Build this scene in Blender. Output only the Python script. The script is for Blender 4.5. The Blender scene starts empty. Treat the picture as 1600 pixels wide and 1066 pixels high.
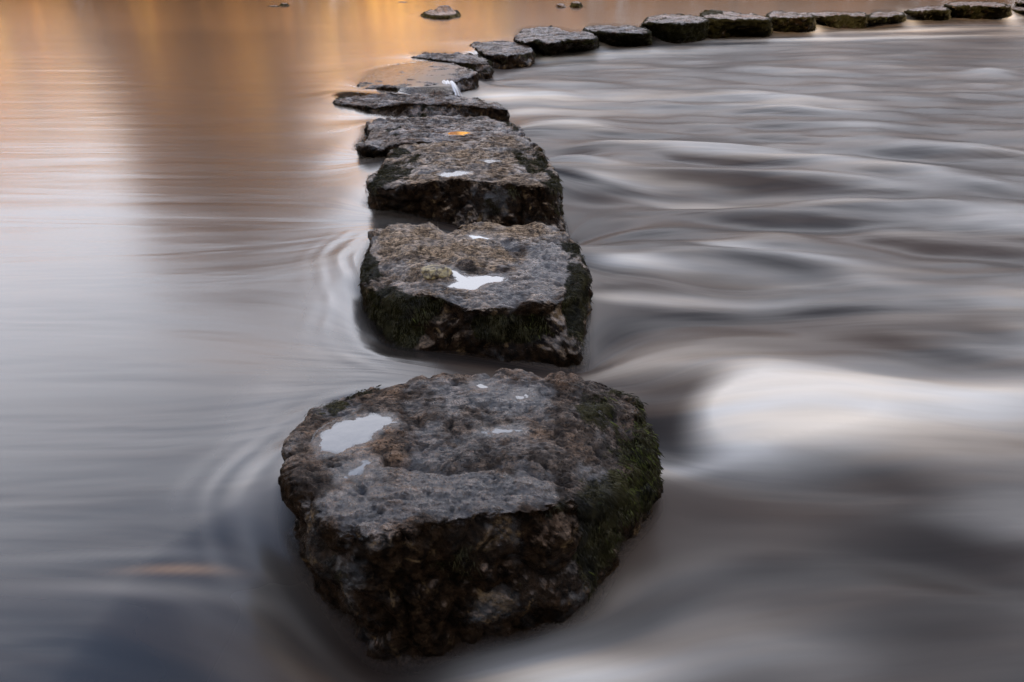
import bpy, math, random
import numpy as np

# ------------------------------------------------------------------ camera, world, sun, exposure
SC = bpy.context.scene
COL = SC.collection
CAM_H, FPX, PITCH = 1.10, 1150.0, math.radians(28.06)
cam_data = bpy.data.cameras.new("camera")
cam_data.sensor_width = 36.0
cam_data.lens = FPX / 1600.0 * 36.0
cam_data.clip_start = 0.05
cam_data.clip_end = 1000.0
cam_data.dof.use_dof = True
cam_data.dof.focus_distance = 2.3
cam_data.dof.aperture_fstop = 9.0
cam = bpy.data.objects.new("camera", cam_data)
cam.location = (0, 0, CAM_H)
cam.rotation_euler = (math.pi / 2 - PITCH, 0, 0)
COL.objects.link(cam)
SC.camera = cam

SUN_EL, SUN_AZ = math.radians(24.0), math.radians(196.0)      # compass bearing of the sun, 0 = +Y
world = bpy.data.worlds.new("World")
SC.world = world
world.use_nodes = True
wn, wl = world.node_tree.nodes, world.node_tree.links
bg = wn["Background"]
sky = wn.new("ShaderNodeTexSky")
sky.sky_type = 'NISHITA'
sky.sun_disc = False
sky.sun_elevation = SUN_EL
sky.sun_rotation = SUN_AZ
sky.altitude = 100
sky.air_density = 1.0
sky.dust_density = 3.0
sky.ozone_density = 1.0
# thin high cloud over the whole sky: pulls the blue towards pale grey
cloud = wn.new("ShaderNodeMix"); cloud.data_type = 'RGBA'
cloud.inputs[0].default_value = 0.84
# hazy evening cloud: brightest low down, thinner and darker towards the zenith, the same all the way round
tc = wn.new("ShaderNodeTexCoord"); sx = wn.new("ShaderNodeSeparateXYZ"); mr = wn.new("ShaderNodeMapRange")
mr.interpolation_type = 'SMOOTHSTEP'
wl.new(tc.outputs["Generated"], sx.inputs[0]); wl.new(sx.outputs[2], mr.inputs[0])
mr.inputs[1].default_value = .50; mr.inputs[2].default_value = .70
cc = wn.new("ShaderNodeMix"); cc.data_type = 'RGBA'
cc.inputs[6].default_value = (12.7, 12.8, 14.0, 1); cc.inputs[7].default_value = (1.8, 2.6, 4.4, 1)
wl.new(mr.outputs[0], cc.inputs[0]); wl.new(cc.outputs[2], cloud.inputs[7])
wl.new(sky.outputs[0], cloud.inputs[6])
wl.new(cloud.outputs[2], bg.inputs[0])
bg.inputs[1].default_value = 0.15
sd = bpy.data.lights.new("sun", 'SUN')
sd.energy = 5.0
sd.angle = math.radians(0.8)
sd.color = (1.0, 0.80, 0.58)
sun = bpy.data.objects.new("sun", sd)
sun.rotation_euler = (math.pi / 2 - SUN_EL, 0, math.pi - SUN_AZ)
COL.objects.link(sun)
SC.view_settings.view_transform = 'Standard'
SC.view_settings.look = 'None'
SC.view_settings.exposure = 1.19
SC.view_settings.gamma = 1.0
SC.view_settings.use_curve_mapping = False
SC.cycles.max_bounces = 6

# ------------------------------------------------------------------ numeric helpers
rs = np.random.RandomState(7)
PERM = rs.permutation(256); PERM = np.concatenate([PERM, PERM, PERM])
G = rs.normal(size=(256, 3)); G /= np.linalg.norm(G, axis=1)[:, None]

def noise3(p):
    p = np.asarray(p, float)
    i = np.floor(p).astype(int); f = p - i; i &= 255
    u = f * f * f * (f * (f * 6 - 15) + 10)
    out = 0
    for a in (0, 1):
        for b in (0, 1):
            for c in (0, 1):
                g = G[PERM[PERM[PERM[(i[:, 0] + a)] + i[:, 1] + b] + i[:, 2] + c]]
                d = (f[:, 0] - a) * g[:, 0] + (f[:, 1] - b) * g[:, 1] + (f[:, 2] - c) * g[:, 2]
                w = (u[:, 0] if a else 1 - u[:, 0]) * (u[:, 1] if b else 1 - u[:, 1]) * (u[:, 2] if c else 1 - u[:, 2])
                out = out + d * w
    return out * 1.6

def fbm(p, octv=4, gain=.5, ridged=False):
    s, a, t = 0, 1.0, 0
    for k in range(octv):
        n = noise3(p * 2.03 ** k + 17.3 * k)
        if ridged: n = 1 - 2 * np.abs(n)
        s = s + a * n; t += a; a *= gain
    return s / t

def sstep(a, b, x):
    t = np.clip((x - a) / (b - a), 0, 1)
    return t * t * (3 - 2 * t)

CS, SN = math.cos(PITCH), math.sin(PITCH)
def ground(px, py, z=0.0):
    """the place on the level z that shows at this point of the photograph"""
    cx, cy = px - 800.0, 533.0 - py
    dy, dz = FPX * CS + cy * SN, cy * CS - FPX * SN
    k = (z - CAM_H) / dz
    return np.array([cx * k, dy * k, z])

def seen_at(Q):
    """where places in the scene show in the photograph"""
    dz = Q[:, 2] - CAM_H
    dep = Q[:, 1] * CS - dz * SN; upv = Q[:, 1] * SN + dz * CS
    return 800 + FPX * Q[:, 0] / dep, 533 - FPX * upv / dep

def catmull(P, n):
    P = np.asarray(P, float); m = len(P)
    t = np.linspace(0, m, n, endpoint=False)
    i = np.floor(t).astype(int); f = (t - i)[:, None]
    p0, p1, p2, p3 = P[(i - 1) % m], P[i % m], P[(i + 1) % m], P[(i + 2) % m]
    tt = .42
    m1, m2 = tt * (p2 - p0), tt * (p3 - p1)
    return (2*f**3 - 3*f**2 + 1)*p1 + (f**3 - 2*f**2 + f)*m1 + (-2*f**3 + 3*f**2)*p2 + (f**3 - f**2)*m2

def poly_sdf(P, x, y):
    """signed distance to a polygon, negative inside"""
    P = np.asarray(P)[:, :2]; n = len(P)
    best = np.full(x.shape, 1e9); inside = np.zeros(x.shape, bool)
    for i in range(n):
        a, b = P[i], P[(i + 1) % n]
        e = b - a; L = max(e @ e, 1e-12)
        wx, wy = x - a[0], y - a[1]
        t = np.clip((wx * e[0] + wy * e[1]) / L, 0, 1)
        best = np.minimum(best, (wx - t * e[0]) ** 2 + (wy - t * e[1]) ** 2)
        c = ((a[1] > y) != (b[1] > y))
        xi = a[0] + (y - a[1]) * e[0] / (e[1] if abs(e[1]) > 1e-12 else 1e-12)
        inside ^= c & (x < xi)
    d = np.sqrt(best)
    return np.where(inside, -d, d)

def line_dist(P, x, y):
    P = np.asarray(P)[:, :2]
    best = np.full(x.shape, 1e9)
    for a, b in zip(P[:-1], P[1:]):
        e = b - a; L = e @ e
        wx, wy = x - a[0], y - a[1]
        t = np.clip((wx * e[0] + wy * e[1]) / L, 0, 1)
        best = np.minimum(best, (wx - t * e[0]) ** 2 + (wy - t * e[1]) ** 2)
    return np.sqrt(best)

# ------------------------------------------------------------------ object helpers
def mesh_obj(name, V, F, mat, parent=None, smooth=True, attrs=None, tri=False):
    V = np.asarray(V, np.float32); F = np.asarray(F, np.int32)
    me = bpy.data.meshes.new(name)
    k = F.shape[1]
    me.vertices.add(len(V)); me.vertices.foreach_set("co", V.ravel())
    me.loops.add(F.size); me.loops.foreach_set("vertex_index", F.ravel())
    me.polygons.add(len(F))
    me.polygons.foreach_set("loop_start", np.arange(0, F.size, k, dtype=np.int32))
    me.polygons.foreach_set("use_smooth", np.full(len(F), smooth))
    for an, av in (attrs or {}).items():
        av = np.asarray(av, np.float32)
        at = me.attributes.new(an, 'FLOAT', 'POINT')
        at.data.foreach_set("value", av)
    me.update(calc_edges=True); me.validate()
    for m in (mat if isinstance(mat, (list, tuple)) else [mat]): me.materials.append(m)
    o = bpy.data.objects.new(name, me); COL.objects.link(o)
    if parent: o.parent = parent
    return o

def tag(o, label=None, cat=None, group=None, kind=None):
    if label: o['label'] = label
    if cat: o['category'] = cat
    if group: o['group'] = group
    if kind: o['kind'] = kind
    return o

def grid_faces(nr, nc, wrap):
    i = np.arange(nr - 1)[:, None]; j = np.arange(nc if wrap else nc - 1)[None, :]
    a = i * nc + j; b = i * nc + (j + 1) % nc
    c = (i + 1) * nc + (j + 1) % nc; d = (i + 1) * nc + j
    return np.stack([a, b, c, d], -1).reshape(-1, 4)

# ------------------------------------------------------------------ materials
class NT:
    def __init__(s, name):
        s.m = bpy.data.materials.new(name); s.m.use_nodes = True
        s.n, s.l = s.m.node_tree.nodes, s.m.node_tree.links
        s.b = s.n["Principled BSDF"]; s.out = s.n["Material Output"]
    def put(s, node, k, v):
        if v is None: return
        if isinstance(v, bpy.types.NodeSocket): s.l.new(v, node.inputs[k])
        else: node.inputs[k].default_value = v
    def attr(s, name):
        a = s.n.new("ShaderNodeAttribute"); a.attribute_name = name; return a.outputs["Fac"]
    def obj(s): return s.n.new("ShaderNodeTexCoord").outputs["Object"]
    def math(s, op, a, b=0.0, c=None, clamp=False):
        m = s.n.new("ShaderNodeMath"); m.operation = op; m.use_clamp = clamp
        s.put(m, 0, a); s.put(m, 1, b)
        if c is not None: s.put(m, 2, c)
        return m.outputs[0]
    def noise(s, vec, scale, detail=4, rough=.55, dist=0.0):
        m = s.n.new("ShaderNodeTexNoise"); s.put(m, "Vector", vec)
        s.put(m, "Scale", scale); s.put(m, "Detail", detail); s.put(m, "Roughness", rough); s.put(m, "Distortion", dist)
        return m.outputs["Fac"]
    def voro(s, vec, scale, feature='F1'):
        m = s.n.new("ShaderNodeTexVoronoi"); m.feature = feature; s.put(m, "Vector", vec); s.put(m, "Scale", scale)
        return m.outputs["Distance"]
    def ramp(s, x, a, b, lo=0.0, hi=1.0):
        m = s.n.new("ShaderNodeMapRange"); m.interpolation_type = 'SMOOTHSTEP'
        s.put(m, 0, x); s.put(m, 1, a); s.put(m, 2, b); s.put(m, 3, lo); s.put(m, 4, hi)
        return m.outputs[0]
    def mix(s, f, a, b):
        m = s.n.new("ShaderNodeMix"); m.data_type = 'RGBA'
        s.put(m, 0, f); s.put(m, 6, a); s.put(m, 7, b); return m.outputs[2]
    def comb(s, x, y, z):
        m = s.n.new("ShaderNodeCombineXYZ"); s.put(m, 0, x); s.put(m, 1, y); s.put(m, 2, z); return m.outputs[0]
    def bump(s, h, dist, strength=1.0, nrm=None):
        m = s.n.new("ShaderNodeBump"); s.put(m, "Height", h); s.put(m, "Distance", dist); s.put(m, "Strength", strength)
        if nrm is not None: s.put(m, "Normal", nrm)
        return m.outputs[0]
    def scale(s, vec, v):
        m = s.n.new("ShaderNodeVectorMath"); m.operation = 'MULTIPLY'; s.put(m, 0, vec); s.put(m, 1, v); return m.outputs[0]

def rgb(r, g, b): return (r, g, b, 1.0)

def make_rock_mat():
    s = NT("wet_gritstone"); P = s.obj()
    top, moss, tan, wet = s.attr("top"), s.attr("moss"), s.attr("tan"), s.attr("wet")
    n1 = s.noise(P, 9, 6, .6); n2 = s.noise(P, 38, 6, .65); n3 = s.noise(P, 150, 4, .7); n4 = s.noise(P, 420, 2, .6)
    v = s.voro(P, 95)
    grey = s.mix(s.ramp(n2, .35, .66), rgb(.028, .018, .012), rgb(.165, .115, .082))
    brown = s.mix(s.ramp(n1, .38, .62), rgb(.048, .026, .014), rgb(.180, .104, .060))
    c = s.mix(s.ramp(s.noise(P, 5.2, 3, .6), .42, .56, .1, .9), grey, brown)
    tanc = s.mix(s.ramp(n2, .32, .65), rgb(.17, .105, .058), rgb(.42, .28, .165))
    c = s.mix(s.math('MULTIPLY', tan, s.ramp(s.math('ADD', n1, s.math('MULTIPLY', tan, .25)), .52, .66)), c, tanc)
    # pale grains and dark pits
    c = s.mix(s.ramp(n3, .60, .74, 0, .5), c, rgb(.13, .11, .10))
    c = s.mix(s.ramp(n3, .47, .39, 0, .95), c, rgb(.006, .005, .004))
    n5 = s.noise(s.scale(P, (1.0, 2.2, 2.2)), 62, 5, .7, .4)
    c = s.mix(s.ramp(n5, .47, .37, 0, .85), c, rgb(.008, .006, .005))
    c = s.mix(s.math('MULTIPLY', wet, .35), c, rgb(.045, .032, .024))
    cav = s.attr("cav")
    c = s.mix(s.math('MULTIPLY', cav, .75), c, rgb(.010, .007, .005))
    # algae on the flanks: black-brown with rust and ochre flecks
    alg = s.mix(s.ramp(n2, .35, .7), rgb(.003, .0018, .001), rgb(.024, .013, .0065))
    rust = s.ramp(s.noise(P, 14, 5, .7, .6), .56, .70)
    alg = s.mix(s.math('MULTIPLY', rust, .9), alg, s.mix(n3, rgb(.06, .028, .010), rgb(.19, .125, .06)))
    flank = s.ramp(s.math('ADD', top, s.math('MULTIPLY', s.math('SUBTRACT', n1, .5), .9)), .60, .32)
    c = s.mix(flank, c, alg)
    mossc = s.mix(s.ramp(n3, .35, .7), rgb(.004, .0035, .0015), rgb(.018, .015, .005))
    mm = s.ramp(s.math('ADD', moss, s.math('MULTIPLY', s.math('SUBTRACT', n2, .5), .8)), .42, .62)
    c = s.mix(mm, c, mossc)
    s.put(s.b, "Base Color", c)
    rgh = s.math('ADD', s.ramp(n3, .35, .65, .17, .33), s.math('MULTIPLY', cav, .35))
    rgh = s.math('ADD', rgh, s.math('MULTIPLY', tan, .28))
    rgh = s.math('ADD', rgh, s.math('MULTIPLY', mm, .35), clamp=True)
    rgh = s.math('SUBTRACT', rgh, s.math('MULTIPLY', wet, .10))
    s.put(s.b, "Roughness", rgh)
    sp = s.math('MULTIPLY', s.ramp(s.math('ADD', s.noise(P, 7, 4, .6), s.math('MULTIPLY', wet, .18)), .45, .62, .12, .85), s.math('SUBTRACT', 1.0, s.math('MULTIPLY', mm, .8))); gl = s.ramp(s.noise(P, 11, 4, .6), .54, .64, .10, .75)
    s.put(s.b, "Specular IOR Level", s.math('MULTIPLY', sp, s.math('ADD', s.math('MULTIPLY', flank, s.math('SUBTRACT', gl, 1.0)), 1.0)))
    h = s.math('MULTIPLY', n2, 1.0)
    b1 = s.bump(h, .013, 1.0)
    b2 = s.bump(s.math('ADD', n3, s.math('MULTIPLY', n5, .8)), .0065, 1.0, b1)
    b3 = s.bump(s.ramp(v, .0, .35), .0012, .8, b2)
    s.put(s.b, "Normal", b3)
    return s.m

def make_moss_mat():
    s = NT("moss_fronds"); r = s.attr("tone")
    c = s.mix(s.ramp(r, 0, .75), rgb(.006, .0045, .0018), rgb(.036, .029, .008))
    c = s.mix(s.ramp(r, .80, 1.0), c, rgb(.080, .090, .014))
    s.put(s.b, "Base Color", c); s.put(s.b, "Roughness", .7); s.put(s.b, "Specular IOR Level", .25)
    return s.m

def make_puddle_mat():
    s = NT("still_rainwater")
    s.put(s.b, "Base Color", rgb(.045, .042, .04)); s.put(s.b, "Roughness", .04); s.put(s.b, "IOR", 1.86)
    s.put(s.b, "Normal", s.bump(s.noise(s.obj(), 30, 2), .0004, .5))
    s.put(s.b, "Alpha", s.ramp(s.attr('deep'), 0, 1, .20, .96))
    return s.m

def make_water_mat():
    s = NT("river_water")
    psi, xf, foam, brown_tint, edge = s.attr("psi"), s.attr("along"), s.attr("foam"), s.attr("brown_tint"), s.attr("edge"); churn = s.attr("churn")
    # streaks drawn out along the current
    A = s.comb(s.math('MULTIPLY', xf, .55), s.math('MULTIPLY', psi, 3.6), 0.0)
    B = s.comb(s.math('MULTIPLY', xf, 1.3), s.math('MULTIPLY', psi, 9.0), 3.0)
    C2 = s.comb(s.math('MULTIPLY', xf, 2.6), s.math('MULTIPLY', psi, 38.0), 7.0)
    nA, nB, nC = s.noise(A, 1, 3, .55, .35), s.noise(B, 1, 3, .55, .5), s.noise(C2, 1, 3, .6, .5)
    t = s.math('ADD', s.math('MULTIPLY', s.math('SUBTRACT', nA, .5), 1.5), s.math('ADD', s.math('MULTIPLY', s.math('SUBTRACT', nB, .5), .8), s.math('MULTIPLY', s.math('SUBTRACT', nC, .5), .20)))
    f = s.math('ADD', foam, s.math('MULTIPLY', t, s.math('MULTIPLY', foam, s.math('SUBTRACT', 1.0, s.math('MULTIPLY', foam, .75)))), clamp=True)
    body = s.mix(brown_tint, s.mix(s.ramp(nB, .35, .65), rgb(.006, .0045, .0035), rgb(.016, .010, .006)), rgb(.24, .125, .055))
    body = s.mix(s.math('MULTIPLY', churn, .85), body, s.mix(s.ramp(nA, .4, .6), rgb(.014, .010, .008), rgb(.042, .026, .018)))
    white = s.mix(s.ramp(nA, .42, .62), rgb(.87, .785, .67), rgb(.83, .68, .51))
    c = s.mix(f, body, white)
    s.put(s.b, "Base Color", c)
    s.put(s.b, "Roughness", s.math('ADD', s.ramp(foam, 0, .6, .235, .40), s.math('MULTIPLY', churn, .10)))
    s.put(s.b, "Specular IOR Level", s.math('SUBTRACT', .5, s.math('MULTIPLY', churn, .45)))
    s.put(s.b, "IOR", 1.47)
    h = s.math('ADD', s.math('MULTIPLY', nA, 1.0), s.math('ADD', s.math('MULTIPLY', nB, .13), s.math('MULTIPLY', nC, .015)))
    s.put(s.b, "Normal", s.bump(h, s.math("ADD", .0065, s.math("MULTIPLY", churn, .008)), .9))
    tr = s.n.new("ShaderNodeBsdfTransparent")
    mx = s.n.new("ShaderNodeMixShader")
    s.l.new(edge, mx.inputs[0]); s.l.new(tr.outputs[0], mx.inputs[1]); s.l.new(s.b.outputs[0], mx.inputs[2])
    s.l.new(mx.outputs[0], s.out.inputs[0])
    return s.m

def make_fall_mat():
    s = NT("falling_water"); P = s.obj()
    u, v = s.attr("across"), s.attr("down")
    n = s.noise(s.comb(s.math('MULTIPLY', u, 11), s.math('MULTIPLY', v, .8), 0), 1, 3)
    s.put(s.b, "Base Color", s.mix(s.ramp(n, .35, .62), rgb(.30, .24, .19), rgb(.68, .64, .60)))
    s.put(s.b, "Roughness", .35)
    tr = s.n.new("ShaderNodeBsdfTransparent"); mx = s.n.new("ShaderNodeMixShader")
    a = s.math('MULTIPLY', s.ramp(s.math('ABSOLUTE', s.math('SUBTRACT', u, .5)), .5, .3), s.ramp(n, .2, .45, .5, 1.0))
    s.l.new(a, mx.inputs[0]); s.l.new(tr.outputs[0], mx.inputs[1]); s.l.new(s.b.outputs[0], mx.inputs[2]); s.l.new(mx.outputs[0], s.out.inputs[0])
    return s.m

def simple(name, a, b, scale=3.0, rough=.8):
    s = NT(name); s.put(s.b, "Base Color", s.mix(s.ramp(s.noise(s.obj(), scale, 4), .35, .65), rgb(*a), rgb(*b)))
    s.put(s.b, "Roughness", rough); s.put(s.b, "Specular IOR Level", .2); return s.m

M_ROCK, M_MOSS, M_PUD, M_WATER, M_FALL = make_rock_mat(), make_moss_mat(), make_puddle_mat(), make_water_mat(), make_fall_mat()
M_BED = simple("dark_river_gravel", (.010, .007, .005), (.03, .02, .012), 8)
M_HILL = simple("valley_grass", (.03, .04, .015), (.09, .07, .03), .4)
M_LEAF = simple("autumn_leaves", (.78, .40, .06), (.92, .60, .14), .35)
M_DARK = simple("dull_russet_leaves", (.19, .085, .022), (.38, .19, .055), .35)
M_RUSSET = simple("deep_russet_leaves", (.17, .075, .016), (.33, .155, .034), .35)  # deeper russet for the tall trees of the brown column
M_BROWN = simple("brown_leaves", (.09, .042, .014), (.19, .095, .035), .35)

# ------------------------------------------------------------------ stones: crown outline -> foot outline, in photograph points
# each row: crown x, crown y, crown sag (m), foot x, foot y
S = []
def stone(name, label, ztop, zfoot, rows, **k): S.append(dict(name=name, label=label, z=ztop, zb=zfoot, rows=rows, **k))

stone("stepping_stone", "nearest and largest stepping stone with white puddles and a mossy right flank", .19, -.09, [
 (452,692,-.012,466,860),(488,642,-.008,478,790),(575,602,0,560,720),(720,580,0,720,680),(860,583,0,880,680),(945,594,-.005,985,700),
 (1000,626,-.035,1012,735),(1006,700,-.085,1020,775),(960,772,-.075,964,848),(900,782,-.015,920,935),(800,800,0,842,974),(700,815,0,728,998),
 (610,833,0,655,1018),(537,840,-.004,598,1008),(490,805,-.008,545,965),(455,745,-.012,492,905)],
 nt=620, nr=200, ns=130, moss=.20, tan=0.05, blades=42000, blen=.018,
 puddles=[[(495,696),(502,675),(520,664),(544,654),(582,647),(610,651),(617,661),(600,668),(586,677),(578,690),(568,696),(552,697),(535,708),(502,705)],
          [(530,752),(544,738),(556,730),(568,720),(584,722),(574,731),(568,734),(554,745)],
          [(739,602),(752,600),(768,606),(752,609)], [(805,620),(816,618),(826,613),(823,621),(812,624)], [(752,675),(784,669),(814,673),(779,679)]],
 cracks=[([(560,722),(640,722),(700,728),(760,728),(800,722),(840,735),(872,742)], .020, .012),
         ([(700,600),(760,640),(840,650),(900,690)], .006, .03), ([(640,640),(660,690),(640,720)], .005, .03),
         ([(600,760),(680,790),(720,818)], .004, .025), ([(780,745),(770,770),(800,800)], .004, .010)],
 mosspoly=[[(905,612),(960,596),(1015,610),(1045,700),(1045,820),(960,860),(922,930),(905,860),(890,790),(868,800),(860,830),(850,800),(880,765),(915,740),(935,700),(900,650)], [(575,602),(650,590),(640,598),(580,608)], [(505,628),(560,605),(570,615),(520,640)]],
 green=[(975,720,.09)], wetpoly=[[(560,735),(700,738),(860,748),(868,775),(700,806),(600,822),(535,800)], [(740,595),(850,600),(840,640),(740,640)]])
stone("stepping_stone", "second stepping stone, sandy topped, with a jagged pale puddle and a loose yellow cobble", .10, -.045, [
 (563,440,-.03,583,500),(569,393,-.012,572,440),(591,350,0,593,390),(655,347,.004,655,385),(697,356,-.018,697,385),(730,348,.004,730,385),(850,352,0,850,390),
 (888,368,-.01,900,420),(912,392,-.02,915,450),(910,440,-.03,911,500),(885,470,-.02,905,552),(822,478,-.008,822,541),(767,481,0,767,537),(722,478,0,712,540),
 (675,462,0,657,547),(620,463,0,613,550),(582,455,-.02,594,525)],
 nt=420, nr=130, ns=80, moss=.20, tan=1.0, blades=15000, blen=.019,
 puddles=[[(699,418),(712,423),(722,430),(737,432),(767,431),(788,434),(784,440),(766,442),(751,448),(740,454),(712,452),(699,448),(712,440),(707,428)],
          [(732,368),(754,369),(768,374),(740,373)]],
 cracks=[([(697,352),(694,366),(720,372)], .012, .012), ([(600,395),(640,392),(680,400),(700,412),(745,425)], .010, .025), ([(790,380),(830,395),(880,400)], .012, .03),
         ([(800,450),(840,445),(880,440)], .008, .02), ([(600,420),(640,430),(680,440)], .014, .02)],
 tanpoly=[[(600,350),(850,352),(880,366),(780,378),(810,405),(770,424),(720,412),(660,402),(590,398),(590,365)], [(640,408),(665,412),(640,425)]],
 mosspoly=[[(870,372),(915,375),(925,500),(912,560),(890,560),(880,470),(885,420)], [(550,450),(572,385),(590,400),(600,430),(640,455),(690,470),(690,500),(640,550),(600,560),(575,500)], [(740,490),(860,485),(880,530),(740,540)]], green=[(850,500,.05), (655,490,.03)], wetpoly=[[(740,366),(800,375),(880,372),(900,410),(860,470),(780,475),(690,460),(800,430),(820,395)]])
stone("stepping_stone", "third stepping stone, square and thick, brown topped with bearded moss on its flanks", .15, -.05, [
 (577,287,-.02,577,338),(598,254,-.012,598,290),(625,229,-.004,625,262),(690,223,0,690,255),(762,216,0,762,250),(800,214,0,800,250),(832,223,-.005,838,260),
 (852,250,-.012,860,290),(871,274,-.02,879,330),(866,293,-.02,878,363),(825,290,-.004,830,359),(770,287,0,770,356),(725,279,0,725,353),(670,285,0,665,350),(613,292,-.006,610,344)],
 nt=380, nr=110, ns=90, moss=.36, tan=.55, blades=17000, blen=.026,
 puddles=[[(684,274),(700,267),(735,269),(722,274),(700,277)], [(752,251),(768,249),(779,252),(765,255)]],
 cracks=[([(640,238),(700,236),(740,230)], .016, .03), ([(720,262),(770,270),(840,262)], .010, .03), ([(780,240),(830,245)], .01, .02)],
 tanpoly=[[(630,226),(690,226),(680,232),(640,232)], [(700,234),(740,230),(730,246),(690,244)]],
 mosspoly=[[(577,290),(620,228),(660,240),(640,285)], [(800,225),(850,240),(880,300),(830,280),(790,235)]], green=[(640,300,.05), (700,330,.05)])
stone("stepping_stone", "fourth stepping stone, low and grey, with a small orange-lit puddle", .085, -.04, [
 (562,229,-.022,558,246),(576,205,-.008,570,222),(574,193,-.012,573,208),(612,187,0,612,200),(665,181,0,665,195),(730,181,0,730,195),(795,189,-.003,798,205),
 (819,206,-.01,822,222),(816,224,-.01,818,240),(760,220,0,760,240),(700,223,0,700,243),(640,224,0,635,249),(593,230,-.006,597,252)],
 nt=320, nr=90, ns=50, moss=.32, tan=.05, blades=6000, blen=.022,
 puddles=[[(698,208),(712,205),(738,207),(725,211),(704,211)]], cracks=[([(585,214),(630,212),(690,214)], .012, .04), ([(725,181),(735,190)], .012, .02)],
 mosspoly=[[(760,192),(800,190),(815,205),(780,206)], [(580,205),(625,200),(620,212),(590,215)]], green=[])
stone("stepping_stone", "fifth stepping stone, long and thin, its tapering left end reaching upstream", .05, -.05, [
 (521,157,-.012,524,162),(540,149,-.004,540,155),(590,149,0,590,158),(660,149,0,660,160),(732,151,0,732,162),(765,160,-.004,765,168),(788,164,0,791,176),
 (791,170,-.008,792,188),(740,167,0,740,191),(690,163,0,690,191),(640,162,0,630,191),(597,167,-.004,580,191),(566,166,-.006,562,184),(543,162,-.008,546,171)],
 nt=320, nr=70, ns=50, moss=.42, tan=0, blades=6000, blen=.022, puddles=[], cracks=[([(590,155),(640,157),(700,158)], .012, .05)], mosspoly=[], green=[(640,170,.06)])
stone("stepping_stone", "sixth stepping stone, half drowned, with water sliding over it into a small white fall", -.002, -.06, [
 (558,138,.012,562,149),(574,121,-.01,575,130),(600,109,-.02,600,116),(660,99,-.012,660,106),(708,100,.01,710,108),(738,110,.035,741,122),(742,118,.035,743,136),
 (722,124,.018,722,141),(702,133,-.012,700,151),(672,132,.020,672,151),(645,137,-.006,645,151),(610,138,.022,605,150),(580,137,.018,576,149)],
 nt=280, nr=70, ns=40, moss=.25, tan=.1, blades=1500, blen=.015, puddles=[], cracks=[], mosspoly=[], green=[])
stone("stepping_stone", "seventh stepping stone, low wet slab behind the small white fall", .035, -.05, [
 (640,88,-.02,642,92),(665,84,-.01,665,88),(700,83,0,700,88),(740,86,0,745,92),(761,93,0,765,104),(762,99,-.002,765,115),(732,98,0,733,111),(700,95,-.006,700,104),(665,91,-.012,665,96)],
 nt=220, nr=50, ns=36, moss=.6, tan=0, blades=3500, blen=.022, puddles=[], cracks=[], mosspoly=[], green=[])
stone("stepping_stone", "eighth stepping stone, wet slab with a thread of water down its front", .045, -.05, [
 (737,68,-.02,742,74),(765,65,-.006,765,70),(800,67,0,803,72),(826,73,0,830,80),(832,81,-.004,833,95),(806,85,0,808,99),(781,87,0,781,99),(758,84,-.008,758,91),(742,75,-.02,745,82)],
 nt=220, nr=50, ns=36, moss=.35, tan=0, blades=2500, blen=.022, puddles=[], cracks=[], mosspoly=[], green=[])
stone("stepping_stone", "ninth stepping stone, grey topped with a lime green moss spot on its front edge", .12, -.09, [
 (804,60,-.02,808,70),(813,48,-.006,812,56),(830,43,0,830,50),(864,43,0,864,50),(890,49,-.006,890,55),(922,51,0,926,58),(932,57,-.004,933,68),
 (928,62,-.004,931,77),(890,63,0,890,81),(856,67,0,855,87),(838,64,0,838,77),(818,65,-.012,820,72)],
 nt=240, nr=50, ns=44, moss=.55, tan=0, blades=4500, blen=.03, puddles=[], cracks=[], mosspoly=[], green=[(883,62,.16), (912,72,.14)])
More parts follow.
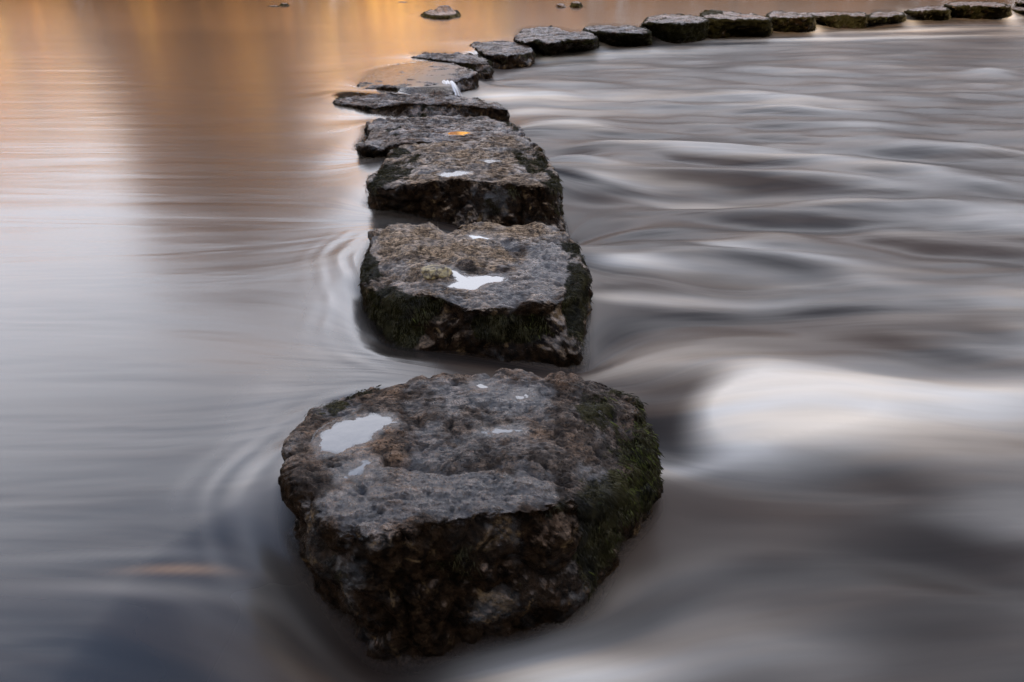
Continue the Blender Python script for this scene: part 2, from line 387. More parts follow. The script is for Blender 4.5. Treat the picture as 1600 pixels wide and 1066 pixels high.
far = [
 ("tenth stepping stone, small and rounded, right of the lime spotted stone", .12, [(912,44,-.01,916,52),(926,39,0,928,46),(960,40,0,960,46),(998,42,0,1000,50),(1013,47,-.005,1016,58),(1012,52,-.005,1015,70),(975,51,0,975,72),(945,50,0,947,71),(920,49,-.01,930,62)]),
 ("eleventh stepping stone, tall and blocky, where the row turns to the right", .19, [(1002,36,-.03,1006,48),(1014,27,0,1014,36),(1040,23,0,1040,32),(1080,24,0,1080,34),(1100,28,0,1104,42),(1104,34,-.01,1106,60),(1065,37,0,1065,68),(1040,36,0,1042,66),(1018,36,-.01,1020,60)]),
 ("twelfth stepping stone, tall, with a green mossy hump on its back left corner", .19, [(1094,23,.0,1098,40),(1102,17,.02,1104,30),(1125,16,.02,1125,28),(1165,22,0,1165,32),(1196,26,0,1198,38),(1202,31,-.01,1203,56),(1150,31,0,1150,58),(1110,30,0,1108,60)]),
 ("thirteenth stepping stone, square fronted, between the tall humped stone and a white chute", .17, [(1198,24,-.01,1203,36),(1210,18,0,1210,28),(1245,20,0,1245,28),(1266,23,0,1270,32),(1271,27,0,1272,49),(1235,27,0,1235,52),(1207,27,0,1208,50)]),
 ("fourteenth stepping stone, its front left corner cut back under a thin top", .13, [(1256,22,0,1280,30),(1280,19,0,1285,24),(1320,20,0,1320,25),(1348,21,0,1350,28),(1355,25,0,1355,44),(1325,24,0,1325,46),(1290,25,0,1298,45),(1272,25,0,1285,36)]),
 ("fifteenth stepping stone, low and pale topped, before the second white chute", .10, [(1359,24,-.01,1360,28),(1367,19,0,1367,22),(1405,19,0,1407,24),(1413,23,0,1415,35),(1386,26,0,1386,38),(1360,28,0,1361,39)]),
 ("sixteenth stepping stone, wedge shaped and leaning up to the right", .13, [(1413,17,-.03,1428,24),(1440,12,-.01,1442,17),(1465,10,0,1470,16),(1478,12,0,1482,20),(1482,16,0,1484,32),(1455,16,0,1458,34),(1430,18,-.01,1437,32)]),
 ("seventeenth stepping stone, the long high one at the far right end of the row", .18, [(1476,8,-.02,1482,18),(1487,4,0,1489,10),(1540,3,0,1540,9),(1568,6,0,1573,14),(1577,11,-.01,1578,27),(1530,9,0,1530,32),(1494,10,0,1495,29)]),
 ("low flat stone awash at the right edge of the photo, beyond the long high stone", .02, [(1579,14,0,1582,20),(1592,12,0,1592,15),(1640,12,0,1640,16),(1650,17,0,1650,23),(1610,18,0,1610,22)]),
 ("dark stone cut by the top right corner of the photo", .10, [(1588,4,-.01,1590,8),(1603,1,0,1603,5),(1650,1,0,1652,6),(1655,5,0,1656,13),(1615,5,0,1616,10)]),
]
for i, (lab, z, rows) in enumerate(far):
    stone("stepping_stone", lab, z, -.09 if z > .05 else -.04, rows, nt=200, nr=36, ns=40, moss=.42, tan=0, blades=2600 if z > .05 else 600, blen=.035,
          puddles=[], cracks=[], mosspoly=[[(1095,15),(1130,15),(1130,22),(1095,24)]] if i == 2 else [], green=[(sum(r[3] for r in rows)/len(rows), rows[-2][4]-8, .12)])
stone("boulder", "mossy boulder of two humps in the orange water upstream of the row", .055, -.0, [
 (661,22,-.01,656,27),(667,17,0,664,22),(680,14.5,0,680,19),(700,14,0,700,19),(713,17,0,715,22),(715,22,-.01,717,28),(700,25,0,701,30),(676,25,0,674,30)],
 nt=160, nr=50, ns=24, moss=.75, tan=0, blades=4000, blen=.03, puddles=[], cracks=[], mosspoly=[], green=[(690,24,.12)], humps=[(694,17,.17,.085), (672,20,.12,.02)])
for lab, z, x0, x1, y0, y1, ms in (("flat dark rock awash far upstream, left of the small knob", .02, 415, 439, 9, 12, .8), ("small dark knob of rock far upstream, beside the flat awash rock", .05, 436, 452, 5, 10.5, .8),
        ("little grey rock far upstream, left of the round mossy one", .06, 867, 885, 6, 12.5, .1), ("little round mossy rock far upstream, right of the grey one", .09, 889, 912, 3, 12.5, .9),
        ("faint sliver of rock breaking the water near the top edge of the photo", .015, 619, 640, 3, 5.5, .3)):
    rows = []
    for k in range(9):
        a = math.pi + k * 2 * math.pi / 9
        cx, rx = (x0 + x1) / 2, (x1 - x0) / 2
        ft = ground(cx + rx * math.cos(a), y1, 0)
        rows.append((cx + rx * .66 * math.cos(a), y0 + (y1 - y0) * .14 * (1 - 1.6 * math.sin(a)), -.01, cx + rx * math.cos(a), y1 - (y1 - y0) * .16 * (1 + math.sin(a))))
    stone("boulder", lab, z, -.0, rows, nt=90, nr=16, ns=14, moss=ms, tan=0, blades=500 if ms > .5 else 0, blen=.03, puddles=[], cracks=[], mosspoly=[], green=[])

PEBBLE_AT = None
def build_stone(d, idx):
    global PEBBLE_AT
    zt, zb = d['z'], d['zb']
    T = catmull([np.append(ground(a, b, zt + dz)[:2], dz) for a, b, dz, _, _ in d['rows']], d['nt'])
    B = catmull([ground(c, e, zb) for _, _, _, c, e in d['rows']], d['nt'])
    d['foot'] = catmull([ground(c, e, zb) for _, _, _, c, e in d['rows']], 48)[:, :2]
    Tz = T[:, 2].copy(); T = T[:, :2]; B = B[:, :2]
    C = T.mean(0)
    size = math.sqrt(max(np.ptp(T[:, 0]) * np.ptp(T[:, 1]), 1e-6))
    d['C'], d['size'] = C, size
    org = np.array([B[:, 0].mean(), B[:, 1].mean(), zb])
    h = zt - zb
    rho = min(.03 / max(size, .2), .09); rz = min(.020, h * .16)
    prof = []
    nr, ns = d['nr'], d['ns']
    for k in range(nr): prof.append((0, (1 - rho) * (k / (nr - 1)) ** .8, 0))
    nrd = max(6, ns // 4)
    for k in range(1, nrd + 1):
        a = k / nrd * math.pi / 2
        prof.append((0, 1 - rho + rho * math.sin(a), rz * (1 - math.cos(a))))
    low = .34
    for k in range(1, ns + 1): prof.append((1, k / ns, 0))
    X = np.zeros((len(prof), d['nt'], 3)); side = np.zeros((len(prof), d['nt']))
    for i, (kd, r, dz) in enumerate(prof):
        if kd == 0:
            X[i, :, :2] = C + (T - C) * r
            X[i, :, 2] = zt + Tz * sstep(.45, 1.0, np.full(d['nt'], r)) - dz
        else:
            v = r * (h + low) / h               # past 1 below the foot line
            e = np.minimum(v, 1.0)
            bulge = .10 * np.sin(math.pi * min(r * 1.2, 1)) * rz / max(size, .2)
            X[i, :, :2] = T + (B - T) * (e ** 1.25 if True else e) + (T - C) * bulge
            X[i, :, 2] = (zt + Tz - rz) * (1 - v) + zb * v if v <= 1 else zb - (v - 1) * h
            side[i, :] = 1
    # grid normals
    def normals(X):
        du = np.roll(X, -1, 1) - np.roll(X, 1, 1)
        dv = np.zeros_like(X); dv[1:-1] = X[2:] - X[:-2]; dv[0] = X[1] - X[0]; dv[-1] = X[-1] - X[-2]
        n = np.cross(dv, du); L = np.linalg.norm(n, axis=2, keepdims=True)
        n = n / np.maximum(L, 1e-12)
        return n
    N = normals(X); N[:3] = (0, 0, 1)
    if (N[len(prof) - 3, :, :2] * (B - C)).sum() < 0: N = -N; N[:3] = (0, 0, 1); flip = True
    else: flip = False
    P = X.reshape(-1, 3); Nf = N.reshape(-1, 3)
    off = np.array([idx * 7.1, idx * 3.7, 0])
    q = P + off
    # keep noise features in scale with the block
    big = fbm(q * 4.0, 3); mid = fbm(q * 11, 4, .55); fine = fbm(q * 42, 4, .6); rid = fbm(q * 7, 4, .5, True)
    sd_ = side.reshape(-1)
    topw = 1 - sd_
    upness = np.clip(Nf[:, 2], 0, 1)
    warp = np.stack([fbm(q * 6 + 31, 2), fbm(q * 6 + 57, 2), np.zeros(len(q))], 1)
    lump = np.abs(noise3(q * np.array([9, 9, 7]) + warp * .9)) ** .7        # chunky spall faces
    amp = min(1.0, size / .55)
    k = amp
    disp_side = (big * .034 + mid * .022 + fine * .008 + (lump - .35) * .034) * k
    strata = fbm(q * np.array([5, 9, 1]), 4, .55)
    ter = (np.floor(strata * 5) + sstep(.0, .35, strata * 5 - np.floor(strata * 5))) / 5
    pits = np.maximum(0, -fbm(q * 26 + 9, 3, .6) - .16)
    disp_top = (big * .013 + mid * .0055 + fine * .0028 + ter * .026 + (rid - .2) * .006 - pits * .026) * k
    rr = np.repeat(np.array([p[1] if p[0] == 0 else 1 for p in prof]), d['nt'])
    ww = sstep(.80, 1.0, rr)
    vf = fbm(q * 85, 3, .6) if idx < 9 else fine * 0
    grit = fbm(q * np.array([24, 46, 30]) + 3, 4, .62, True)
    disp_top = disp_top + (vf * .0018 - np.maximum(0, grit - .3) * .006) * k
    disp_side = disp_side + (vf * .0028 - np.maximum(0, grit - .3) * .008) * k
    disp = disp_top * (1 - ww) + disp_side * ww
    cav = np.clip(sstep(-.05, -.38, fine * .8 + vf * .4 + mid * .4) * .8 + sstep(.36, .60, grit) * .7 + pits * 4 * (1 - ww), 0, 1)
    disp[:d['nt']] = disp[:d['nt']].mean()
    Q = P + Nf * disp[:, None]
    x, y = Q[:, 0], Q[:, 1]
    topz = topw > .5
    # cracks and ledges seen on the crown
    for line, dep, wd in d['cracks']:
        L = np.array([ground(a, b, zt)[:2] for a, b in line])
        L = catmull(L, len(L) * 4)[: (len(L) - 1) * 4 + 1]
        ds = line_dist(L, x + warp[:, 0] * .015, y + warp[:, 1] * .015)
        Q[:, 2] -= dep * np.exp(-(ds / wd) ** 2) * topz * (.6 + .8 * np.clip(mid + .5, 0, 1))
    for hx, hy, hr, hh in d.get('humps', []):
        c_ = ground(hx, hy, zt); dd = np.hypot(x - c_[0], (y - c_[1])) / hr
        Q[:, 2] += hh * sstep(1.15, .45, dd + mid * .2) * topz
    pud_objs = []
    wet = np.zeros(len(Q))
    for pl in d['puddles']:
        L = np.array([ground(a, b, zt - .004)[:2] for a, b in pl])
        sd2 = poly_sdf(L, x, y) + fine * .004 * amp
        inn = poly_sdf(L, x, y) < 0
        lev = zt - .004
        if inn.any(): lev = float(np.median(Q[inn & topz, 2])) - .001 if (inn & topz).any() else lev
        # re-lay the outline on its true level
        L = np.array([ground(a, b, lev)[:2] for a, b in pl])
        sd2 = poly_sdf(L, x, y)
        want = lev + np.clip(sd2 + .002, -.04, .2) * .17 + (fine * .0034 + mid * .0014)
        w = sstep(.032, .003, sd2) * topz
        Q[:, 2] = Q[:, 2] * (1 - w) + want * w
        wet = np.maximum(wet, sstep(.022, .0, sd2) * .7)
        c0 = L.mean(0); Lc = catmull(L, 72)
        e = Lc - c0; ln = np.linalg.norm(e, axis=1, keepdims=True)
        Lc = c0 + e * (1 + .014 / np.maximum(ln, .01))
        Li = c0 + e * np.maximum(1 - .012 / np.maximum(ln, .01), .35)
        pud_objs.append((np.vstack([[*c0, lev], np.c_[Li, np.full(72, lev)], np.c_[Lc, np.full(72, lev)]])))
    tan = np.full(len(Q), .0) + (d['tan'] if d['tan'] < .9 else .38)
    for pl in d.get('tanpoly', []):
        L = np.array([ground(a, b, zt)[:2] for a, b in pl])
        tan = np.maximum(tan, sstep(.03, -.02, poly_sdf(L, x, y) + mid * .04))
    tan = np.clip(tan * 1.25, 0, 1.2) * (1 - wet * .9)
    X2 = Q.reshape(X.shape)
    N2 = normals(X2); N2 = -N2 if flip else N2; N2[:2] = (0, 0, 1)
    top_a = np.clip(N2[..., 2].reshape(-1) * .6 + (1 - ww) * .5, 0, 1)
    m0 = d['moss']
    hgt = (Q[:, 2] - zb) / h
    mossm = (ww * .50 + .05) * m0 / .5 + fbm(q * 6 + 70, 4, .6) * .75 - .12
    qx, qy = seen_at(Q)
    pxs = size * 0 + FPX / max(C[1], .5)
    for pl in d['mosspoly']:
        mossm = mossm + .60 * sstep(.02, -.02, poly_sdf(pl, qx, qy) / pxs + mid * .03)
    for pl in d.get('wetpoly', []):
        wet = np.maximum(wet, sstep(.03, -.03, poly_sdf(pl, qx, qy) / pxs + mid * .05))
    if idx >= 9: mossm = mossm + .34
    mossm = np.clip(mossm, 0, 1) * sstep(-.02, .10, hgt + fbm(q * 10 + 5, 2) * .15)
    F = grid_faces(len(prof), d['nt'], True)
    if flip: F = F[:, ::-1]
    V = Q - org
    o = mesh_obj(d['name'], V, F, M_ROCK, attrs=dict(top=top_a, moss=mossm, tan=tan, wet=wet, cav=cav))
    # face winding: crown must look up
    me = o.data
    if me.polygons[len(F) // 4].normal.z < 0: me.flip_normals()
    o.location = org
    tag(o, d['label'], "stone" if d['name'] == "stepping_stone" else "rock", "stones of the stepping stone row" if d['name'] == "stepping_stone" else "rocks upstream of the stepping stones")
    for pv in pud_objs:
        n = 72
        pf = [(0, 1 + k, 1 + (k + 1) % n) for k in range(n)] + [t for k in range(n) for t in ((1 + k, 1 + n + k, 1 + n + (k + 1) % n), (1 + k, 1 + n + (k + 1) % n, 1 + (k + 1) % n))]
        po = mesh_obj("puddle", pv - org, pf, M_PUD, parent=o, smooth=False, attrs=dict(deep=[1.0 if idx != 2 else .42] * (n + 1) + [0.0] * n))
        if po.data.polygons[0].normal.z < 0: po.data.flip_normals()
    # moss fronds: stiff little blades that hang along the stone
    nb = d['blades']
    if nb:
        pts = X2.reshape(-1, 3); nn = N2.reshape(-1, 3)
        wt = np.clip(mossm - .38, 0, 1) * (.12 + sstep(-.15, .3, fbm(q * 17 + 3, 3))) * (Q[:, 2] > zb - .02)
        # weight by local cell area
        du = np.linalg.norm(np.roll(X2, -1, 1) - X2, axis=2); dv = np.zeros_like(du); dv[:-1] = np.linalg.norm(X2[1:] - X2[:-1], axis=2)
        wt = wt * (du * dv).reshape(-1)
        if wt.sum() > 0:
            r = np.random.RandomState(idx + 50)
            ii = r.choice(len(wt), nb, p=wt / wt.sum())
            p = pts[ii] + r.normal(size=(nb, 3)) * .002; n = nn[ii]
            down = np.array([0, 0, -1.0]) - n * (-n[:, 2:3])
            dl = np.linalg.norm(down, axis=1, keepdims=True); down = down / np.maximum(dl, .25)
            t = np.cross(n, down) + r.normal(size=(nb, 3)) * .3; t /= np.linalg.norm(t, axis=1, keepdims=True)
            L = d['blen'] * r.uniform(.35, 1.15, nb)[:, None] * np.clip(.45 + dl, .5, 1)
            w = d['blen'] * .045 * r.uniform(.6, 1.3, nb)[:, None] * (1.0 if idx < 6 else 1.6)
            lift = r.uniform(.03, .34, nb)[:, None]
            dirv = down + n * lift + t * r.normal(size=(nb, 1)) * .28
            a = p - t * w; b = p + t * w; c = p + dirv * L * .6 + n * L * .1; e = p + dirv * L + down * L * .25
            V2 = np.stack([a, b, c, e], 1).reshape(-1, 3) - org
            k4 = np.arange(nb)[:, None] * 4
            F2 = np.concatenate([k4 + [0, 1, 2], k4 + [0, 2, 3]], 0)
            tone = np.clip(.42 + 1.0 * fbm(p * 14 + off, 3) + r.normal(size=nb) * .10, 0, .78)
            for gx, gy, gr in d['green']:
                gp = ground(gx, gy, (zt + zb) / 2 if idx < 8 else zt - .06)
                dd = np.linalg.norm((p - gp) * [1, .6, 1], axis=1)
                tone = np.where(r.uniform(size=nb) < np.exp(-(dd / gr) ** 2) * .55, r.uniform(.8, 1.0, nb), tone)
            mo = mesh_obj("moss", V2, F2, M_MOSS, parent=o, smooth=False, attrs=dict(tone=np.repeat(tone, 4)))
            tag(mo, kind="stuff")
    d['obj'] = o
    if idx == 1:
        c = ground(682, 428, zt); dd = np.hypot(pts_x := Q[:, 0] - c[0], Q[:, 1] - c[1])
        near = (dd < .03) & topz
        PEBBLE_AT = (c[0], c[1], float(np.mean(Q[near, 2])))
    return o

for i, d in enumerate(S): build_stone(d, i)

# loose cobble resting beside the second stone's puddle
def cobble():
    nu, nv = 48, 28
    V = []
    for j in range(nv):
        a = math.pi * j / (nv - 1)
        for i in range(nu):
            b = 2 * math.pi * i / nu
            V.append((math.sin(a) * math.cos(b), math.sin(a) * math.sin(b), math.cos(a)))
    V = np.array(V); sg = np.sign(V) * np.abs(V) ** .75
    sg *= (1 + .40 * fbm(V * 1.5 + 4, 3) + .12 * fbm(V * 5, 3))[:, None]
    sg *= np.array([.052, .036, .022])
    s = NT("yellow_lichened_stone"); P = s.obj()
    c = s.mix(s.ramp(s.noise(P, 60, 5, .65), .42, .6), rgb(.055, .036, .018), rgb(.24, .18, .075))
    s.put(s.b, "Base Color", c); s.put(s.b, "Roughness", .6); s.put(s.b, "Normal", s.bump(s.noise(P, 140, 4), .004, .8))
    o = mesh_obj("cobble", sg, grid_faces(nv, nu, True), s.m)
    o.location = (PEBBLE_AT[0], PEBBLE_AT[1], PEBBLE_AT[2] + .003)
    o.rotation_euler = (0.05, 0.12, .35)
    tag(o, "loose yellow cobble beside the puddle on the sandy topped stone", "cobble")
cobble()

# ------------------------------------------------------------------ river: stream function round the stones, then a surface
row = [d for d in S if d['name'] == "stepping_stone"]
cell = .045
gx = np.arange(-7, 12, cell); gy = np.arange(0.0, 20, cell)
GX, GY = np.meshgrid(gx, gy)
psi = GY.copy(); fixed = np.zeros(GX.shape, bool)
for d in S:
    fp = d['foot']; m = (GX > fp[:, 0].min() - .1) & (GX < fp[:, 0].max() + .1) & (GY > fp[:, 1].min() - .1) & (GY < fp[:, 1].max() + .1)
    ins = np.zeros(GX.shape, bool); ins[m] = poly_sdf(fp, GX[m], GY[m]) < 0
    fixed |= ins; psi[ins] = fp[:, 1].mean()
fixed[0, :] = fixed[-1, :] = True; fixed[:, 0] = fixed[:, -1] = True
p0 = psi.copy()
for it in range(700):
    q = .25 * (np.roll(psi, 1, 0) + np.roll(psi, -1, 0) + np.roll(psi, 1, 1) + np.roll(psi, -1, 1))
    psi = np.where(fixed, p0, psi + 1.0 * (q - psi))

def bilin(A, x, y):
    u = np.clip((x - gx[0]) / cell, 0, len(gx) - 1.001); v = np.clip((y - gy[0]) / cell, 0, len(gy) - 1.001)
    i, j = u.astype(int), v.astype(int); fu, fv = u - i, v - j
    return (A[j, i] * (1 - fu) + A[j, i + 1] * fu) * (1 - fv) + (A[j + 1, i] * (1 - fu) + A[j + 1, i + 1] * fu) * fv

NA, NR = 900, 620
az = np.concatenate([np.linspace(-180, -60, 30, endpoint=False), np.linspace(-60, -49, 14, endpoint=False), np.linspace(-49, 49, NA), np.linspace(49, 60, 15)[1:], np.linspace(60, 180, 31)[1:-1]])
az = np.radians(az)
rr_ = np.exp(np.linspace(math.log(.28), math.log(75), NR)); rr_ = np.concatenate([[.02], rr_])
AZ, RR = np.meshgrid(az, rr_)
x = (np.sin(AZ) * RR).ravel(); y = (np.cos(AZ) * RR).ravel()
inside = (x > gx[0]) & (x < gx[-1]) & (y > gy[0]) & (y < gy[-1])
ps = np.where(inside, bilin(psi, x, y), y)
# line of the row: x of the crossing for every y
cr = sorted([(d['C'][1], d['C'][0]) for d in row])
ry = np.array([c[0] for c in cr]); rx = np.array([c[1] for c in cr])
pl = [(-.60, -.5), (-.42, 1.0)] + sorted([(d['C'][0] - (.10 if 2.8 < d['C'][1] < 4 else 0), d['C'][1]) for d in row if d['C'][1] < 9.0], key=lambda c: c[1]) + sorted([tuple(d['C']) for d in row if d['C'][1] >= 9.0], key=lambda c: c[0])
e_ = np.array(pl[-1]) - np.array(pl[-4]); pl.append(tuple(np.array(pl[-1]) + e_ / np.linalg.norm(e_) * 60))
sidev = -poly_sdf(np.array(pl + [(90, pl[-1][1]), (90, -80), (-.60, -80)]), x, y)
by = np.array([p[1] for p in pl[:-1] if p[1] < 9.5]); bx = np.array([p[0] for p in pl[:-1] if p[1] < 9.5])
down = sstep(-.35, .25, sidev)

sd_all = np.full(len(x), 9.0); lee = np.zeros(len(x)); bow = np.zeros(len(x))
for d in S:
    fp = d['foot']
    m = (x > fp[:, 0].min() - 1.2) & (x < fp[:, 0].max() + 1.2) & (y > fp[:, 1].min() - 1.0) & (y < fp[:, 1].max() + 1.0)
    if not m.any(): continue
    sdv = poly_sdf(fp, x[m], y[m])
    sd_all[m] = np.minimum(sd_all[m], sdv)
    c = fp.mean(0); dx = (x[m] - c[0]); L = np.maximum(np.hypot(dx, y[m] - c[1]), .05)
    s_ = d['size'] / .6
    bow[m] = np.maximum(bow[m], np.exp(-(np.maximum(sdv, 0) / (.13 * s_)) ** 2) * np.clip(-dx / L, 0, 1) * min(1, s_))
    lee[m] = np.maximum(lee[m], np.exp(-(np.maximum(sdv, 0) / (.16 * s_)) ** 2) * np.clip(dx / L + .1, 0, 1) * min(1, s_))

def blob(px, py, wx, wy, rot=0, z=-.05):
    """soft elongated patch on the water, sized from two neighbouring places on it"""
    c = ground(px, py, z)[:2]; a = ground(px + wx, py + rot, z)[:2] - c; b = (ground(px, py + wy, z)[:2] - ground(px, py - wy, z)[:2]) / 2
    M = np.linalg.inv(np.array([a, b]).T)
    u = M[0, 0] * (x - c[0]) + M[0, 1] * (y - c[1]); v = M[1, 0] * (x - c[0]) + M[1, 1] * (y - c[1])
    wv = .35 * fb1
    return np.exp(-((u + wv) ** 2 + (v + wv * .6) ** 2))

def plume(px, py, wx, wy, tail, rot=0, z=-.05):
    """foam that starts abruptly and trails away downstream"""
    c = ground(px, py, z)[:2]; a = ground(px + wx, py + rot, z)[:2] - c; b = (ground(px, py + wy, z)[:2] - ground(px, py - wy, z)[:2]) / 2
    M = np.linalg.inv(np.array([a, b]).T)
    u = M[0, 0] * (x - c[0]) + M[0, 1] * (y - c[1]); v = M[1, 0] * (x - c[0]) + M[1, 1] * (y - c[1])
    u = u + .25 * fb1 - .45 * v * v; v = v + .3 * fb3 * np.clip(u, 0, 2)
    return sstep(-1.2, .4, u) * np.exp(-np.maximum(u - .8, 0) / tail) * np.exp(-v * v)

fb1 = fbm(np.c_[x * .9, ps * 2.4, np.zeros(len(x))], 3)
fb2 = fbm(np.c_[x * .35 + 9, ps * 1.1, np.zeros(len(x))], 3)
fb3 = fbm(np.c_[x * 1.7 + 3, ps * 7, np.zeros(len(x))], 3)
near = sstep(30, 10, y); calm = .25 + .75 * sstep(12, 3.5, y)
fbL = fbm(np.c_[x * .62 + 4, ps * 1.5 + .25 * x, np.full(len(x), 8.0)], 3)
fbM = fbm(np.c_[x * 1.1 + 2, ps * 3.0 + .5 * x, np.full(len(x), 5.0)], 2)
# --- height
z = -.085 * down
z += .014 * bow - .020 * lee * down
z += down * near * calm * (fb1 * .040 + fb3 * .003 + fbL * .085 + fbM * .014) * sstep(.0, .5, sidev)
z += (1 - down) * (fb2 * .005 + fb3 * .0005)
z += .060 * blob(1220, 610, 170, 45, 10) + .03 * blob(1480, 610, 200, 30, -5)
z -= .035 * blob(1040, 620, 90, 50, 20)
z -= .030 * blob(540, 990, 130, 80, 60) 
z += .020 * blob(900, 1060, 220, 50, -20)
z += .030 * blob(1180, 395, 200, 12, 10) + .030 * blob(1150, 265, 220, 8, 8) - .030 * blob(1080, 300, 200, 9, 8) + .02 * blob(1000, 430, 110, 12, 4)
z += .022 * blob(1350, 470, 260, 14, 8) - .02 * blob(1250, 430, 260, 10, 6) - .02 * blob(1400, 340, 260, 10, 6) + .02 * blob(1380, 310, 200, 8, 6) + .02 * blob(1000, 225, 120, 6, 5)
z += .05 * blob(1555, 110, 40, 6, 0)
# water sheet over the drowned sixth stone
s6 = S[5]; m6 = sstep(.22, -.08, poly_sdf(s6['foot'], x, y) + fb3 * .08) * (x < ground(712, 120, 0)[0]) * (y > ground(600, 139, 0)[1])
z = z * (1 - m6) + (.008 + .004 * fb3) * m6
s1 = poly_sdf(S[0]['foot'], x, y); s2 = poly_sdf(S[1]['foot'], x, y)
c1, c2 = S[0]['foot'].mean(0), S[1]['foot'].mean(0)
hug = np.exp(-(np.maximum(s1, 0) / .09) ** 2) * sstep(.25, -.1, x - c1[0]) * sstep(.15, -.25, y - c1[1])
hug2 = np.exp(-(np.maximum(s2, 0) / .07) ** 2) * sstep(.30, .05, x - c2[0]) * sstep(.1, -.15, y - c2[1])
z -= .034 * hug + .024 * hug2
swirl = 0
breakup = np.clip(.55 + 1.1 * fbm(np.c_[x * 5, y * 5, np.full(len(x), 9.0)], 2), .1, 1.2)
for sdx, cx_, cy_, k_ in ((s1, c1[0], c1[1], 1.0), (s2, c2[0], c2[1], 1.0)):
    lf = sstep(.0, -.25, x - cx_)
    w_ = sdx + .07 * fbm(np.c_[x * 2.0, y * 2.0, np.full(len(x), 3.0)], 2)
    for d0, dw, am in ((.03, .012, .08), (.06, .016, -.06), (.095, .016, .14), (.135, .016, -.05), (.17, .018, .11), (.23, .025, .05)):
        swirl = swirl + .62 * am * breakup * lf * np.exp(-((w_ - d0) / dw) ** 2) * k_
z += .030 * swirl
# --- foam
foam = .034 * down * (1 + .8 * fb2) + .42 * down * calm * sstep(.02, .55, fbL + .35 * fbM) * sstep(14, 6, y) + .09 * down * near * np.clip(fb1 * 1.8, 0, 1) * 1.3
foam += .006 * (1 - down)
foam += .10 * bow * np.clip(.6 + fb3, 0, 1.4) + .05 * np.exp(-((sd_all - .18) / .10) ** 2) * sstep(.25, -.25, x - np.interp(y, by, bx)) * np.clip(.5 + fb3 * 1.4, 0, 1.5) * (y < 9)
foam += 1.05 * plume(1120, 637, 60, 48, 1.5, -2) + .42 * plume(1150, 635, 60, 32, 6.0, -4) + .28 * blob(1500, 612, 190, 26, 0) + .45 * blob(1290, 660, 190, 42, -6) + .40 * blob(1560, 625, 190, 48, 0)
foam += .35 * blob(1060, 695, 90, 12, -6)
foam += .70 * blob(880, 1052, 190, 34, -18) + .20 * blob(1180, 985, 220, 60, 8) + .12 * blob(1000, 890, 130, 30, -40)
foam += .55 * plume(960, 402, 50, 9, 4, 3) + .50 * plume(950, 447, 50, 9, 5, 2) + .42 * plume(1120, 375, 50, 9, 3, 6) + .38 * plume(930, 262, 40, 6, 5, 4) + .30 * plume(1020, 290, 60, 5, 5, 4) + .20 * blob(1100, 545, 170, 20, 10) + .30 * plume(960, 215, 50, 4, 6, 2)
foam += .75 * plume(760, 143, 40, 9, 5, 0) + .5 * plume(800, 165, 40, 6, 4, 0) + .5 * plume(840, 88, 40, 6, 6, -2) + .30 * blob(905, 187, 40, 5, 0)
foam += .55 * blob(1300, 57, 220, 2.4, -4) + .40 * blob(990, 75, 60, 4, -2) + .30 * blob(1430, 44, 120, 2.4, -3) + .5 * blob(1553, 108, 28, 5, 0) + .30 * blob(1560, 25, 60, 2, 0)
foam += .16 * blob(540, 470, 50, 60, 0) + .16 * blob(530, 190, 55, 18, 0) + .18 * blob(530, 222, 50, 12, 0) + .12 * blob(400, 790, 40, 90, 10) + .10 * blob(420, 640, 60, 30, -20)
foam += .14 * blob(220, 945, 200, 14, 0) + .10 * blob(150, 895, 160, 8, -6) + .95 * m6 * np.clip(.15 + fb3 * 2.2, 0, 1) + .20 * blob(660, 100, 60, 8, 0) + .2 * blob(740, 75, 50, 6, 0)
# chutes between the far stones
for px, py in ((843, 80), (938, 68), (1272, 42), (1420, 29), (1577, 25)): foam += .5 * blob(px, py, 16, 8, 6)
# hollows that stay dark
foam *= 1 - .97 * blob(570, 1010, 170, 80, 60)
foam *= 1 - .75 * blob(1520, 900, 170, 70, 20)
foam *= 1 - .6 * blob(1040, 640, 70, 26, 12)
foam *= 1 - .6 * blob(760, 560, 160, 14, 0)
foam *= 1 - .9 * blob(760, 352, 150, 16, 0)
foam *= 1 - .5 * blob(1450, 740, 260, 50, 6)
foam += np.clip(swirl, -.1, 1) * .8
foam *= (1 - .9 * hug) * (1 - .8 * hug2)
foam = np.clip(foam, 0, 1) * np.where(foam > .5, .62, .62)
brown_tint = .70 * blob(285, 915, 80, 7, -4) + .15 * blob(400, 570, 110, 50, 0) + .25 * blob(930, 288, 50, 5, 6) + .16 * (1 - down) * sstep(3, 9, y)  # warm brown streaks and patches blended into the water's body colour
brown_tint = np.clip(brown_tint, 0, 1)
edge = np.ones(len(x)) * sstep(-.03, .05, sd_all + fb3 * .015) * .92 + .08
edge = edge * (1 - m6) + (.55 + .4 * np.clip(fb3 + .5, 0, 1)) * m6
edge = np.where(y > 9, np.maximum(edge, .8), edge)
Vw = np.c_[x, y, z]
nc = len(az)
Fw = grid_faces(len(rr_), nc, True)[:, ::-1]
wat = mesh_obj("river", Vw, Fw, M_WATER, attrs=dict(psi=ps, along=x, foam=foam, brown_tint=brown_tint, edge=edge, churn=down))
if wat.data.polygons[5000].normal.z < 0: wat.data.flip_normals()
tag(wat, kind="structure")
wat['label'] = "silky blurred river flowing left to right through the stepping stones"

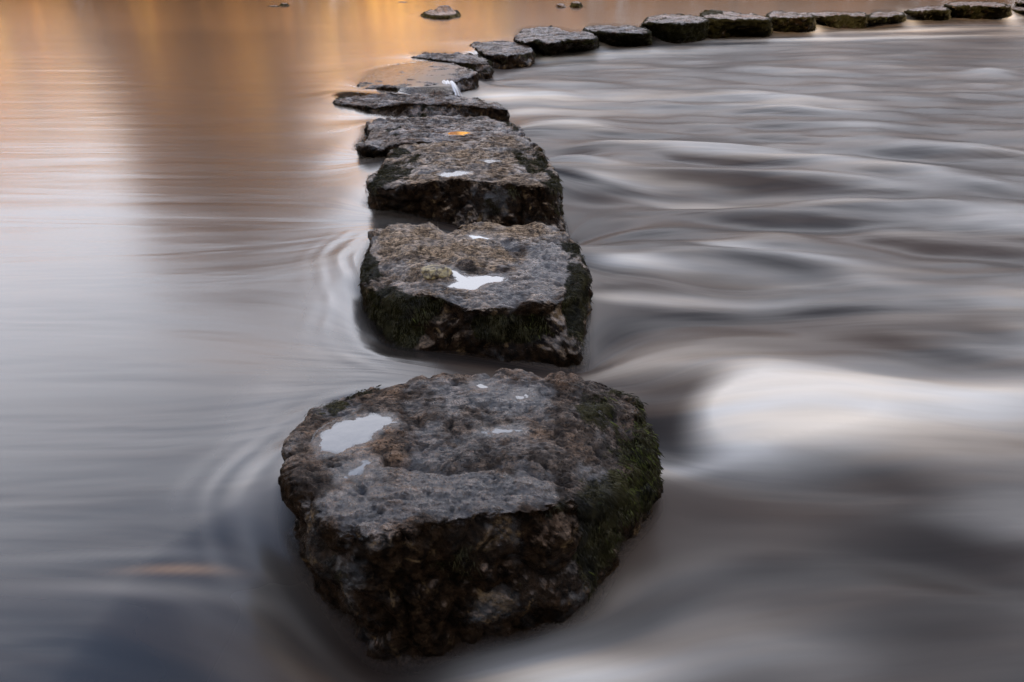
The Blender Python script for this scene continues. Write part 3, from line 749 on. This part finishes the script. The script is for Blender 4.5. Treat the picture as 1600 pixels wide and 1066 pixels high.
# small fall off the drowned stone
def cascade(name, label, ax, ay, az_, bx_, by_, bz, wd, reach):
    nu, nv = 24, 20
    a, b = ground(ax, ay, az_), ground(bx_, by_, bz)
    across = np.array([wd, -wd * .25, 0.0])
    V, U, D = [], [], []
    for j in range(nv):
        t = j / (nv - 1)
        for i in range(nu):
            u = i / (nu - 1)
            p = a * (1 - t) + b * t
            p = p + across * (u - .5) * (1 + .5 * t)
            zz = a[2] + (b[2] - a[2]) * t ** 2.0
            V.append((p[0] + .003 * math.sin(u * 19), p[1], zz + .006 * math.sin(u * 23 + 1) + .004 * (1 - (2 * u - 1) ** 2)))
            U.append(u); D.append(t)
    o = mesh_obj(name, V, grid_faces(nv, nu, False), M_FALL, attrs=dict(across=U, down=D))
    tag(o, label, "waterfall", kind="thing")
cascade("waterfall", "small white fall pouring off the right end of the half drowned stone", 698, 127, .022, 709, 151, -.085, .13, 0)
cascade("waterfall", "thin white thread of water down the front of the eighth stone", 792, 85, .045, 794, 100, -.09, .04, 0)

# ------------------------------------------------------------------ bed, banks, hill added to block the sun
def sheet(name, xs, ys, hf, mat):
    XX, YY = np.meshgrid(xs, ys); Z = hf(XX, YY)
    o = mesh_obj(name, np.c_[XX.ravel(), YY.ravel(), Z.ravel()], grid_faces(len(ys), len(xs), False), mat)
    if o.data.polygons[0].normal.z < 0: o.data.flip_normals()
    return tag(o, kind="structure")
sheet("river_bed", np.linspace(-80, 80, 60), np.linspace(-30, 80, 60), lambda X, Y: -.42 + .05 * np.sin(X * 1.3) * np.cos(Y * 1.7), M_BED)
def n2(X, Y, s): return fbm(np.c_[X.ravel() * s, Y.ravel() * s, np.zeros(X.size)], 3).reshape(X.shape)
sheet("far_bank", np.linspace(-160, 160, 120), np.linspace(30, 160, 60), lambda X, Y: -.5 + sstep(31, 37, Y + 2 * n2(X, Y, .08)) * 1.6 + sstep(36, 120, Y) * 5 + n2(X, Y, .1) * .4, M_HILL)
sheet("sun_blocking_hill", np.linspace(-200, 200, 100), np.linspace(-110, -9, 50), lambda X, Y: -.5 + sstep(-11, -30, Y) * 19.5 + sstep(-30, -100, Y) * 8 + n2(X, Y, .05) * 1.2 * sstep(-10, -20, Y), M_HILL)  # unseen hill added behind the camera, keeps sun and back sky off the stones

# autumn wood on the far bank: never in frame, but it colours the water
def wood(name, label, spots, mats, nleaf, seed):
    r = np.random.RandomState(seed); VV, FF, n0 = [], [], 0
    for (tx, ty, hh, cw, low) in spots:
        c = r.normal(size=(26, 3)) * [cw * .45, cw * .45, hh * .24] + [0, 0, hh * (.55 if low else .6)]
        k = r.randint(0, 26, nleaf); p = c[k] + r.normal(size=(nleaf, 3)) * [cw * .16, cw * .16, hh * .07]
        p[:, 2] = np.clip(p[:, 2], .2 if low else hh * .12, hh * 1.0)
        a = r.normal(size=(nleaf, 3)); a /= np.linalg.norm(a, axis=1)[:, None]; b = np.cross(a, r.normal(size=(nleaf, 3))); b /= np.linalg.norm(b, axis=1)[:, None]
        s = r.uniform(.22, .5, (nleaf, 1)) * (hh / 12) ** .5
        base = np.array([tx, ty, .9])
        q4 = np.stack([p - a * s, p + b * s * .7, p + a * s, p - b * s * .7], 1).reshape(-1, 3) + base
        VV.append(q4); FF.append(np.arange(nleaf * 4).reshape(-1, 4) + n0); n0 += nleaf * 4
    o = mesh_obj(name, np.vstack(VV), np.vstack(FF), mats, smooth=False)
    tag(o, label, kind="stuff")
r = random.Random(4)
sp = []
for dg in np.arange(-75, 78, 2.2):
    if -25.5 < dg < -18.5: continue
    hh = 6.8 if dg < -27 else 7.5
    D = 40 + r.uniform(-2, 5)
    sp.append((D * math.sin(math.radians(dg)), D * math.cos(math.radians(dg)) if abs(dg) < 60 else 30 + r.uniform(0, 6), hh * r.uniform(.88, 1.06), 4.2, True))
ang = lambda t: math.degrees(math.atan2(t[0], t[1]))
wood("autumn_wood", "orange autumn wood lining the left of the far bank, seen as a glow in the water", [t for t in sp if ang(t) < -3], M_LEAF, 2600, 3)
wood("autumn_wood", "duller russet wood lining the middle of the far bank, seen as a tan glow in the water", [t for t in sp if -3 <= ang(t) < 6], M_DARK, 1700, 4)
wood("autumn_wood", "brown nearly bare wood lining the right of the far bank, seen as a brown tint in the water", [t for t in sp if ang(t) >= 6], M_BROWN, 1700, 6)
sp2 = [(40 * math.sin(math.radians(a)), 40 * math.cos(math.radians(a)), hh, 3.6, True) for a, hh in ((-24.6, 9), (-22.8, 14), (-20.8, 15), (-18.8, 10.5))] + [(37.5 * math.sin(math.radians(a)), 37.5 * math.cos(math.radians(a)), 4.4, 3.6, True) for a in np.arange(-24.4, -18, 1.5)]
wood("dark_trees", "tall dull russet trees on the far bank, seen as a brown column in the water", sp2, M_RUSSET, 2200, 5)
